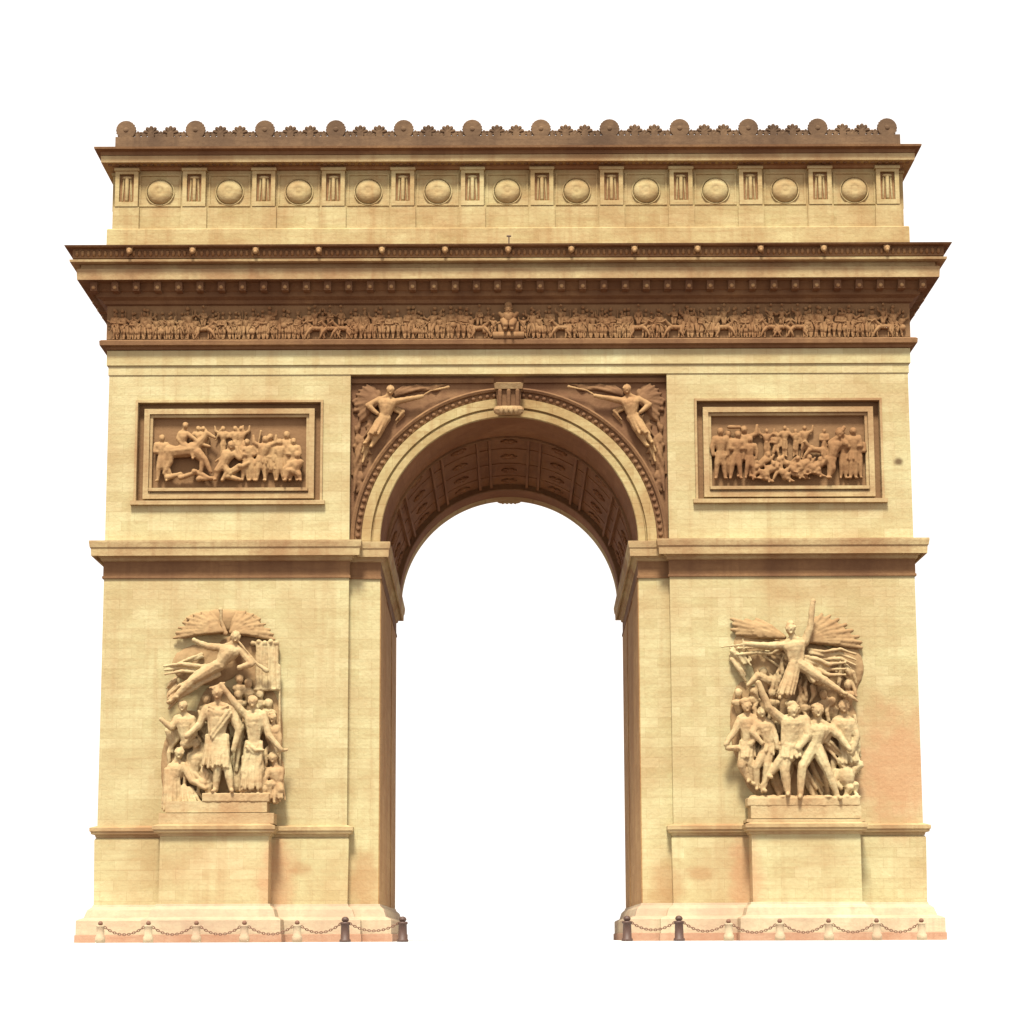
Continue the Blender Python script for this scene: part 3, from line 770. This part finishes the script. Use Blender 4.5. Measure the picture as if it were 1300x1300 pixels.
# left warrior
G.fig((205, 665), (210, 705), (170, 730), (255, 740), (205, 880), ((140, 800), (85, 880), .1, .25), ((270, 810), (230, 880), .2, .3), ((175, 1000), (215, 1085), .15, .0), ((225, 990), (235, 1100), .15, .0), d=.8, k=1.0)
G.b((195, 635), .85, .34, .3, .22); G.c((95, 900), (150, 900), 1.0, .9, .16, .2); G.robe((205, 860), (205, 950), 35, 45, .8, .9, 6)
# youth
G.fig((290, 700), (300, 730), (262, 760), (340, 765), (330, 890), ((240, 810), (290, 870), .2, .35), ((370, 850), (380, 900), .2, .3), ((258, 1010), (262, 1130), .2, .1), ((320, 1010), (300, 1140), .2, .15), d=.95, k=.95)
G.robe((330, 860), (330, 930), 32, 42, .95, .8, 6)
# bearded chief in the middle with a raised arm
G.fig((470, 688), (468, 725), (405, 740), (540, 740), (455, 890), ((330, 670), (272, 530), .2, .35), ((555, 830), (500, 900), .2, .35), ((420, 1030), (440, 1160), .2, .2), ((390, 980), (330, 1060), .1, .1), d=1.15, k=1.2)
G.b((455, 650), 1.2, .36, .32, .22); G.b((470, 715), 1.4, .17, .14, .2)
for i in range(6): G.c((412+i*22, 750), (408+i*20, 880), 1.35+.06*(i % 2), 1.3, .12, .12)
G.robe((455, 870), (455, 955), 50, 62, 1.15, 1.0, 9)
G.drape([(540, 750), (550, 830), (530, 940)], .85, .15, 1); G.chain([(330, 1060), (295, 1110), (290, 1150)], [1.2, 1.1, 1.1], [.16, .14, .1])
# nude striding youth at right of him
G.fig((608, 690), (612, 740), (565, 785), (680, 790), (590, 890), ((520, 830), (500, 880), .1, .2), ((730, 830), (790, 910), .2, .35), ((520, 1010), (508, 1175), .3, .3), ((655, 1010), (722, 1180), .25, .2), d=1.1, k=1.15)
G.b((605, 665), 1.15, .36, .3, .2); G.c((560, 790), (660, 800), 1.3, 1.3, .18, .18)
G.drape([(640, 860), (690, 900), (740, 960)], .9, .12, 3, 22)
# man with round helmet at the far right
G.fig((757, 668), (755, 715), (715, 750), (800, 755), (770, 880), ((690, 800), (650, 860), .15, .2), ((830, 840), (800, 930), .1, .2), None, None, d=.85, k=1.1)
G.b((757, 655), 1.0, .33, .32, .3); G.robe((775, 860), (790, 980), 40, 58, .7, 1.0, 6)
G.drape([(820, 720), (835, 830), (845, 950)], .4, .14, 1)
# crouching archer, lower right
G.fig((745, 985), (760, 1020), (720, 1040), (810, 1035), (775, 1110), ((700, 1090), (740, 1130), .2, .3), ((850, 1000), (800, 960), .1, .2), ((790, 1130), (760, 1185), .3, .2), ((820, 1110), (820, 1160), .1, .1), d=.75, k=.95)
G.b((770, 1060), .95, .5, .3, .6); G.c((860, 985), (790, 940), .9, .9, .08, .06)
# stump and cloth between legs
G.drape([(470, 960), (440, 1060), (380, 1150)], .5, .14, 3, 20); G.drape([(560, 960), (590, 1060), (640, 1150)], .45, .14, 3, 24)
G.drape([(500, 940), (540, 1060), (600, 1170)], .5, .2, 3, 26); G.drape([(700, 960), (690, 1060), (700, 1170)], .5, .2, 2, 26); G.drape([(330, 900), (360, 1060), (400, 1170)], .5, .2, 3, 26)
random.seed(43); G.folds(190, 820, 560, 1030, 44, .5); G.folds(240, 800, 360, 520, 12, .5)
G.block(210, 1182, 850, 1230, .1, 1.5)
for i in range(12): G.b((250+i*52, 1180), 1.0+random.random()*.3, .32, .3, .12)
g2 = G.done('sculpture_group', 'sculpt', arch, .042, .05); g2['label'] = 'carved group of warriors striding under a winged figure with raised arm'
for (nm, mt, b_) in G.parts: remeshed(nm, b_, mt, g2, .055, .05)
bm = bmesh.new()
box(bm, xr(951, 1035, -1.5), xr(1091, 1035, -1.5), -1.48, .02, zr(1040, -1.5), zr(1024, -1.5))
box(bm, xr(945, 1040, -1.5), xr(1096, 1040, -1.5), -1.62, .02, Z_DT+.1, zr(1041, -1.5))
link('sculpture_base', bm, 'sculpt', g2)

# ---- relief panels: frame, field and carved scene
def stander(G, u, vf, h, d=.12, k=None, lean=0, arms=None, stride=None, helmet=False, g=1.0):
    """simple standing figure, feet at vf, height h (enlargement px)"""
    k = k or h/G.sc/22.3/3.9*g
    lean = lean*h; st_ = (random.uniform(.04, .13) if stride is None else stride)*h
    hd = (u+lean, vf-h*.92); nk = (u+lean*.9, vf-h*.83); w_ = h*.12
    sl, sr = (u+lean*.85-w_, vf-h*.79), (u+lean*.85+w_, vf-h*.79); pe = (u+lean*.3, vf-h*.5)
    def arm(sh_, sg):
        m = random.choice(('down', 'out', 'up', 'fwd')) if arms is None else arms
        if m == 'down': return ((sh_[0]+sg*h*.05, sh_[1]+h*.17), (sh_[0]+sg*h*.03, sh_[1]+h*.32), .03, .05)
        if m == 'out': return ((sh_[0]+sg*h*.12, sh_[1]+h*.12), (sh_[0]+sg*h*.25, sh_[1]+h*.04), .05, .1)
        if m == 'up': return ((sh_[0]+sg*h*.12, sh_[1]-h*.06), (sh_[0]+sg*h*.14, sh_[1]-h*.22), .05, .06)
        return ((sh_[0]+sg*h*.03, sh_[1]+h*.16), (sh_[0]-sg*h*.12, sh_[1]+h*.17), .08, .14)
    G.fig(hd, nk, sl, sr, pe, arm(sl, -1), arm(sr, 1), ((u-st_*.7, vf-h*.27), (u-st_, vf), .06, .02), ((u+st_*.7, vf-h*.27), (u+st_, vf), .05, .02), d=d, k=k)
    if helmet: G.b((hd[0], hd[1]-h*.05), d+.05, .26*k, .24*k, .17*k)
    if random.random() < .6: G.robe((pe[0], pe[1]-h*.05), (pe[0], pe[1]+h*random.uniform(.1, .3)), h*.06, h*.11, d, k*.8, 5)
def horse(G, u, v, L, d=.2, flip=1, rear=0):
    k = L/G.sc/22.3/2.6
    X = lambda a: u+flip*a*L
    G.b((X(-.36), v-.02*L), d, .5*k, .4*k, .48*k); G.b((X(.2), v-.06*L-rear*L), d, .5*k, .4*k, .5*k)
    G.c((X(-.36), v), (X(.2), v-.04*L-rear*L), d, d, .40*k, .42*k)
    G.chain([(X(.25), v-.1*L-rear*L), (X(.45), v-.32*L-rear*L), (X(.52), v-.45*L-rear*L)], [d, d+.1, d+.15], [.36*k, .24*k, .18*k])
    G.chain([(X(.52), v-.46*L-rear*L), (X(.72), v-.34*L-rear*L)], [d+.15, d+.2], [.18*k, .10*k])
    G.c((X(.5), v-.5*L-rear*L), (X(.49), v-.58*L-rear*L), d+.15, d+.15, .06*k, .03*k)
    for a, b, c_, e in ((-.42, -.5, -.38, .02), (-.38, -.36, -.52, .05), (.25, .42, .38, .05), (.3, .5, .62, .1)):
        kn = (X(b), v+.22*L-(rear*L if a > 0 else 0)); ft = (X(c_), v+.5*L-(rear*1.4*L if a > 0 else 0))
        G.chain([(X(a), v), kn, ft], [d+e, d+e+.05, d+e], [.32*k, .19*k, .13*k])
    G.drape([(X(-.5), v-.05*L), (X(-.62), v+.1*L), (X(-.62), v+.3*L)], d, .10*k, 2, 6)

def panel(s):
    c = s*PXC
    l, r = c-PHW, c+PHW
    root = bpy.data.objects.new('relief_panel', None); COL.objects.link(root); root.parent = arch; root.location = (c, 0, (PZ0+PZ1)/2)
    off = -Vector(root.location)
    zh = lambda row: zr(row)
    def fr(bm, x0, x1, z0, z1, w_, y0, y1):
        box(bm, x0, x1, y0, y1, z1-w_, z1); box(bm, x0, x1, y0, y1, z0, z0+w_); box(bm, x0, x0+w_, y0, y1, z0+w_, z1-w_); box(bm, x1-w_, x1, y0, y1, z0+w_, z1-w_)
    bm = bmesh.new()
    fr(bm, l+.01, r-.01, PZ0+.01, PZ1-.01, .13, -.10, .3)
    box(bm, l-.14, r+.14, -.26, -.003, PZ0-.1, PZ0+.13)
    o1 = link('outer_frame', bm, 'trim', root); o1.location = off
    bm = bmesh.new()
    g = .50; bt = .30
    x0, x1, z0, z1 = l+g, r-g, PZ0+bt, PZ1-.48
    fr(bm, x0, x1, z0, z1, .30, .02, .45)
    o2 = link('inner_frame', bm, 'trim', root); o2.location = off
    bm = bmesh.new()
    fr(bm, x0+.31, x1-.31, z0+.31, z1-.31, .16, .16, .45)
    box(bm, x0+.34, x1-.34, -.08, .155, z0+.42, z0+.6)
    o2 = link('sill_moulding', bm, 'trim', root); o2.location = off
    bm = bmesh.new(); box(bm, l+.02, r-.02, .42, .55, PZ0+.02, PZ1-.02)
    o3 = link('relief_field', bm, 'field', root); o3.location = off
    return root
RP = [panel(-1), panel(1)]
# left battle scene
G = Grp(165, 500, 5.2, y0=.36)
random.seed(11)
vf = 565
horse(G, 360, 380, 270, .28, 1, .02)
G.fig((362, 205), (350, 235), (325, 255), (372, 255), (345, 325), ((310, 290), (345, 330), .05, .15), ((420, 290), (450, 320), .1, .15), None, ((400, 365), (410, 420), .15, .15), d=.36, k=.62)
G.chain([(440, 320), (520, 340)], [.4, .4], [.08, .1])
stander(G, 205, vf, 300, .28, arms='fwd')
G.fig((665, 335), (650, 365), (620, 385), (680, 385), (610, 470), ((600, 440), (560, 500), .1, .15), ((720, 420), (700, 350), .1, .1), ((570, 500), (560, 560), .1, .05), ((640, 510), (600, 565), .1, .05), d=.3, k=.75)
G.c((560, 440), (620, 390), .3, .3, .06, .06)
for (a, b) in (((245, 545), (330, 520)), ((330, 545), (420, 515)), ((420, 505), (520, 550)), ((650, 520), (780, 450)), ((640, 540), (720, 560)), ((450, 555), (560, 550)), ((720, 470), (640, 510))):
    G.c(a, b, .25, .35, .17, .11); G.b(a, .38, .17, .15, .15)
stander(G, 860, vf, 290, .3, lean=.1, arms='up'); stander(G, 800, vf, 270, .2, lean=-.12, arms='fwd'); stander(G, 985, vf, 270, .25, arms='down')
stander(G, 1075, vf, 275, .3, arms='fwd', helmet=True); stander(G, 920, vf, 305, .12); stander(G, 1030, vf, 320, .12); stander(G, 755, vf, 250, .12)
horse(G, 900, 420, 170, .15, -1)
G.fig((1100, 400), (1095, 430), (1060, 450), (1125, 445), (1090, 510), ((1030, 480), (1010, 540), .1, .1), None, ((1040, 500), (1020, 565), .15, .1), ((1110, 530), (1120, 565), .1, .1), d=.35, k=.7)
for u in (445, 480, 610, 690, 730): stander(G, u, 420, 210, .06)
for a, b in (((560, 300), (590, 230)), ((500, 230), (470, 300)), ((620, 250), (600, 330)), ((700, 220), (740, 330)), ((860, 240), (840, 330))): G.c(a, b, .12, .16, .06, .05)
o = G.done('battle_relief', 'relief', RP[0], .045); o.location = -Vector(RP[0].location)
o['label'] = 'carved scene of a rider on a galloping horse among fallen soldiers'
# right scene
G = Grp(880, 500, 5.2, y0=.36)
random.seed(5)
stander(G, 175, 562, 330, .28, arms='down'); stander(G, 275, 562, 310, .32, lean=.05, arms='fwd'); stander(G, 370, 560, 270, .28, arms='down')
G.b((190, 420), .42, .22, .12, .24); G.c((230, 225), (300, 225), .3, .3, .1, .1)
stander(G, 225, 550, 300, .12); stander(G, 330, 550, 330, .12)
G.fig((960, 270), (945, 310), (905, 335), (965, 330), (905, 440), ((960, 290), (990, 230), .1, .1), ((1000, 340), (960, 300), .1, .1), ((915, 500), (885, 560), .1, .05), ((900, 500), (890, 560), .05, .05), d=.34, k=.85)
stander(G, 1050, 562, 330, .28, arms='fwd'); stander(G, 985, 562, 300, .15, arms='down'); stander(G, 1085, 560, 280, .15)
for i in range(13):
    u = 435+i*34; v = 505+random.uniform(-50, 40); sg = random.choice((-1, 1))
    G.fig((u+sg*22, v-52), (u+sg*14, v-34), (u-6, v-34), (u+26, v-18), (u-sg*26, v+14), ((u-34, v-6), (u-46, v+26), .05, .1), ((u+38, v-22), (u+58, v-52), .05, .1), ((u-sg*52, v-6), (u-sg*60, v+44), .12, .05), ((u-sg*44, v+22), (u-sg*84, v+40), .1, .05), d=.16+random.random()*.15, k=.5)
    if i % 3 == 0: G.c((u+30, v-70), (u+50, v+10), .3, .3, .04, .04)
horse(G, 800, 380, 130, .25, -1, .02); stander(G, 600, 420, 200, .1, arms='out'); stander(G, 480, 430, 190, .1); stander(G, 670, 420, 180, .08); stander(G, 540, 440, 180, .06); stander(G, 730, 430, 210, .08); stander(G, 860, 430, 190, .06)
o = G.done('battle_relief', 'dirt_shade', RP[1], .045); o.location = -Vector(RP[1].location)
o['label'] = 'carved scene of soldiers standing either side of a heap of fallen men'

# ---- winged figures in the spandrels
for s in (1, -1):
    random.seed(3)
    G = Grp(440, 475, 5.909, y0=RJ)
    if s < 0: G.mir = True
    G.fig((325, 120), (305, 165), (240, 190), (362, 205), (285, 330), ((155, 232), (225, 290), .1, .2), ((460, 185), (560, 165), .1, .1), ((205, 420), (135, 515), .12, .05), ((250, 420), (175, 540), .1, .05), d=.35, k=.85)
    G.chain([(560, 165), (620, 125), (760, 95)], [.4, .4, .4], [.05, .05, .08])
    G.robe((280, 300), (205, 440), 30, 45, .32, 1.0, 7)
    G.drape([(200, 420), (150, 520), (110, 620)], .2, .13, 3, 24)
    G.drape([(360, 260), (420, 290), (360, 360)], .12, .09, 2, 20)
    G.swap()
    G.wing((250, 200), [(150, 80), (120, 95), (90, 120), (70, 150), (60, 190), (62, 230), (72, 270), (85, 310), (100, 350)], .12, .1, 0)
    G.wing((330, 170), [(420, 90), (480, 95), (540, 105), (590, 100)], .08, .07, 0)
    G.drape([(100, 560), (80, 640), (60, 720), (50, 830)], .15, .12, 3, 30)
    for q in range(60):
        u = random.uniform(60, 260); v = random.uniform(90, 820)
        if u > 330-v*.30 and v > 400: u = random.uniform(55, 110)
        G.chain([(u, v), (u+random.uniform(-30, 30), v+random.uniform(20, 50)), (u+random.uniform(-30, 40), v+random.uniform(50, 90))], [.03, .1, .03], [.1, .13, .06])
    for q in range(16):
        u = random.uniform(380, 720); v = random.uniform(85, 130); G.chain([(u, v), (u+40, v+random.uniform(-14, 14)), (u+80, v-8)], [.02, .07, .02], [.08, .1, .05])
    G.part('wing_and_drapery', 'frieze')
    o = G.done('winged_figure', 'relief', spw, .04)
    for (nm, mt, b_) in G.parts: remeshed(nm, b_, mt, o, .06)

# ---- frieze procession
random.seed(21)
bm_f = None
G = Grp(0, 0, 1.0, y0=-.18)
px = 146
while px < 1146:
    if abs(px-645) > 24:
        r_ = random.random()
        h = random.uniform(27, 36)
        if r_ < .06: 
            horse(G, px+6, 417, 22, .1, random.choice((-1, 1))); stander(G, px+5, 418, 26, .16); px += 14; continue
        stander(G, px, 429, h, random.uniform(.04, .14), lean=random.uniform(-.18, .18), g=1.0)
        if random.random() < .3: G.c((px+4, 429), (px+random.uniform(-3, 7), 393), .1, .1, .04, .03)
        if random.random() < .12: G.b((px+random.uniform(-4, 4), random.uniform(412, 420)), .15, .2, .12, .2)
    px += random.uniform(5.0, 7.6)
G.block(632, 408, 658, 429, .0, .30); G.block(625, 421, 665, 429, .0, .38)
for u in (626, 664): stander(G, u, 427, 24, .22)
G.fig((645, 394), (645, 398), (641, 400), (649, 400), (645, 408), ((638, 402), (634, 398), .05, .1), ((652, 402), (656, 398), .05, .1), ((641, 412), (641, 418), .2, .2), ((649, 412), (649, 418), .2, .2), d=.25, k=.8)
o = link('procession_relief', G.bm, 'dirt_shade', frz, smooth=True)

# ------------------------------------------------------------------ ground, bollards and chains
bm = bmesh.new()
v = [bm.verts.new(p) for p in ((-25.5, -4.8, -.004), (25.5, -4.8, -.004), (25.5, DEEP+3, -.004), (-25.5, DEEP+3, -.004))]; bm.faces.new(v)
g = link('ground', bm, 'ground'); g['kind'] = 'structure'

YB = -3.6
def bollard_parts(dark):
    t = bpy.data.objects.new('bollard', None); COL.objects.link(t)
    def lathe(name, prof, mat):
        bm = bmesh.new(); n = 16; ls = []
        for r, z_ in prof: ls.append([bm.verts.new((r*math.cos(2*PI*i/n), r*math.sin(2*PI*i/n), z_)) for i in range(n)])
        for a, b in zip(ls, ls[1:]):
            for i in range(n): bm.faces.new((a[i], a[(i+1)%n], b[(i+1)%n], b[i]))
        bm.faces.new(ls[0][::-1]); bm.faces.new(ls[-1])
        return link(name, bm, mat, t, smooth=True)
    if dark:
        lathe('post', [(.30, 0), (.30, .12), (.24, .16), (.22, .9), (.27, .95), (.27, 1.02), (.2, 1.06)], 'iron')
        lathe('finial', [(.12, 1.06), (.19, 1.12), (.2, 1.2), (.14, 1.29), (.05, 1.33)], 'iron')
    else:
        lathe('post', [(.27, 0), (.27, .3), (.22, .36), (.20, .82), (.23, .86), (.2, .92)], 'plinth')
        lathe('finial', [(.07, .92), (.12, .97), (.13, 1.04), (.09, 1.11), (.03, 1.15)], 'chain')
    return t
lights = [124, 185, 246, 307, 374, 922, 987, 1049, 1110, 1167]; darks = [435, 508, 793, 859]
protoL = bollard_parts(False); protoD = bollard_parts(True)
posts = []
uL = uD = False
DL = {508: 'dark iron bollard at the inner corner of the left pier', 435: 'dark iron bollard in front of the left pier, one post before its inner corner',
      793: 'dark iron bollard at the inner corner of the right pier', 859: 'dark iron bollard in front of the right pier, one post from its inner corner'}
ordL = ['outermost', 'second from the outer end', 'middle', 'fourth from the outer end', 'innermost']
ordR = ['innermost', 'second from the inner end', 'middle', 'fourth from the inner end', 'outermost']
for p in sorted(lights+darks):
    dk = p in darks
    if dk:
        o = protoD if not uD else copy_tree(protoD, None); uD = True
    else:
        o = protoL if not uL else copy_tree(protoL, None); uL = True
    o.location = (xr(p, 1185, YB), YB, 0)
    o['category'] = 'bollard'
    if dk: o['label'] = DL[p]
    elif p < 645: o['label'] = 'pale stone bollard, %s of the five before the left pier' % ordL[lights.index(p)]
    else: o['label'] = 'pale stone bollard, %s of the five before the right pier' % ordR[lights.index(p)-5]
    o['group'] = 'bollards standing before the arch'
    posts.append((p, o.location.x, dk))
chain_names = {0: 'between the outermost and second bollards', 1: 'between the second and third bollards', 2: 'between the third and fourth bollards', 3: 'between the last pale bollard pair',
               4: 'from the last pale bollard to the first dark one', 5: 'between the two dark bollards'}
def chain(x0, x1, h0, h1, sag, label):
    bm = bmesh.new(); n = max(8, int((x1-x0)/.12)); pts = []
    for i in range(n+1):
        t = i/n; pts.append(Vector((x0+(x1-x0)*t, YB-.02, h0+(h1-h0)*t-sag*4*t*(1-t))))
    for i in range(n):
        a, b = pts[i], pts[i+1]; d = (b-a); m = (a+b)/2; u = d.normalized(); w_ = Vector((0,1,0)) if i % 2 else u.cross(Vector((0,1,0))).normalized()
        L_ = d.length*.62; q = []
        for k in range(8):
            an = 2*PI*k/8; q.append(m+u*(L_*math.cos(an))+w_*(.055*math.sin(an)))
        for k in range(0, 8, 1): cap(bm, q[k], q[(k+1)%8], .024, .024, 4)
    o = link('chain', bm, 'chain'); o['category'] = 'chain'; o['label'] = label; o['group'] = 'chains hung between the bollards'
for side in ('left', 'right'):
    ps = [q for q in posts if (q[0] < 645) == (side == 'left')]
    if side == 'right': ps = ps[::-1]
    for i in range(len(ps)-1):
        a, b = ps[i], ps[i+1]
        if a[1] > b[1]: a, b = b, a
        nm = {0: 'outermost sagging iron chain before the %s pier', 1: 'sagging iron chain before the %s pier, second from its outer end', 2: 'sagging iron chain before the %s pier, third from its outer end',
              3: 'sagging iron chain before the %s pier, fourth from its outer end', 4: 'sagging iron chain before the %s pier joining a pale bollard to a dark one', 5: 'sagging iron chain between the two dark bollards of the %s pier'}[i] % side
        chain(a[1]+.2, b[1]-.2, 1.0 if a[2] else .85, 1.0 if b[2] else .85, .42, nm)

# ------------------------------------------------------------------ light
sun = bpy.data.lights.new('sun', 'SUN'); sun.energy = 4.5; sun.angle = math.radians(12); sun.color = (1, .95, .82)
so = bpy.data.objects.new('sun', sun); COL.objects.link(so)
el, az = math.radians(60), math.radians(-7)
d = Vector((math.sin(az)*math.cos(el), -math.cos(az)*math.cos(el), math.sin(el)))   # towards the sun: high, in front, a little left
so.rotation_euler = d.to_track_quat('Z', 'Y').to_euler()
w = bpy.data.worlds.new('World'); S.world = w; w.use_nodes = True
nt = w.node_tree; nt.nodes.clear()
out = nt.nodes.new('ShaderNodeOutputWorld'); bg = nt.nodes.new('ShaderNodeBackground'); nt.links.new(bg.outputs[0], out.inputs[0])
tc = nt.nodes.new('ShaderNodeTexCoord'); sp = nt.nodes.new('ShaderNodeSeparateXYZ'); nt.links.new(tc.outputs['Generated'], sp.inputs[0])
mr = nt.nodes.new('ShaderNodeMapRange'); mr.inputs[1].default_value = -.30; mr.inputs[2].default_value = -.16; nt.links.new(sp.outputs[2], mr.inputs[0])
mx = nt.nodes.new('ShaderNodeMix'); mx.data_type = 'RGBA'; nt.links.new(mr.outputs[0], mx.inputs[0])
mx.inputs[6].default_value = (.30, .15, .09, 1); mx.inputs[7].default_value = (1.05, 1.0, .97, 1)
nt.links.new(mx.outputs[2], bg.inputs[0]); bg.inputs[1].default_value = .70

# ------------------------------------------------------------------ camera
cd = bpy.data.cameras.new('camera'); co = bpy.data.objects.new('camera', cd); COL.objects.link(co)
cd.sensor_width = 36; cd.lens = F/1300*36; cd.clip_end = 2000
co.matrix_world = Matrix.Translation((0, -D, EYE)) @ Matrix.Rotation(PI/2+TILT, 4, 'X') @ Matrix.Rotation(math.radians(-.2), 4, 'Z')
cd.shift_x = (650-647)/1300; cd.shift_y = (CY-650)/1300
S.camera = co
S.render.engine = 'CYCLES'
S.view_settings.view_transform = 'Standard'; S.view_settings.look = 'None'; S.view_settings.exposure = .80; S.view_settings.gamma = 1
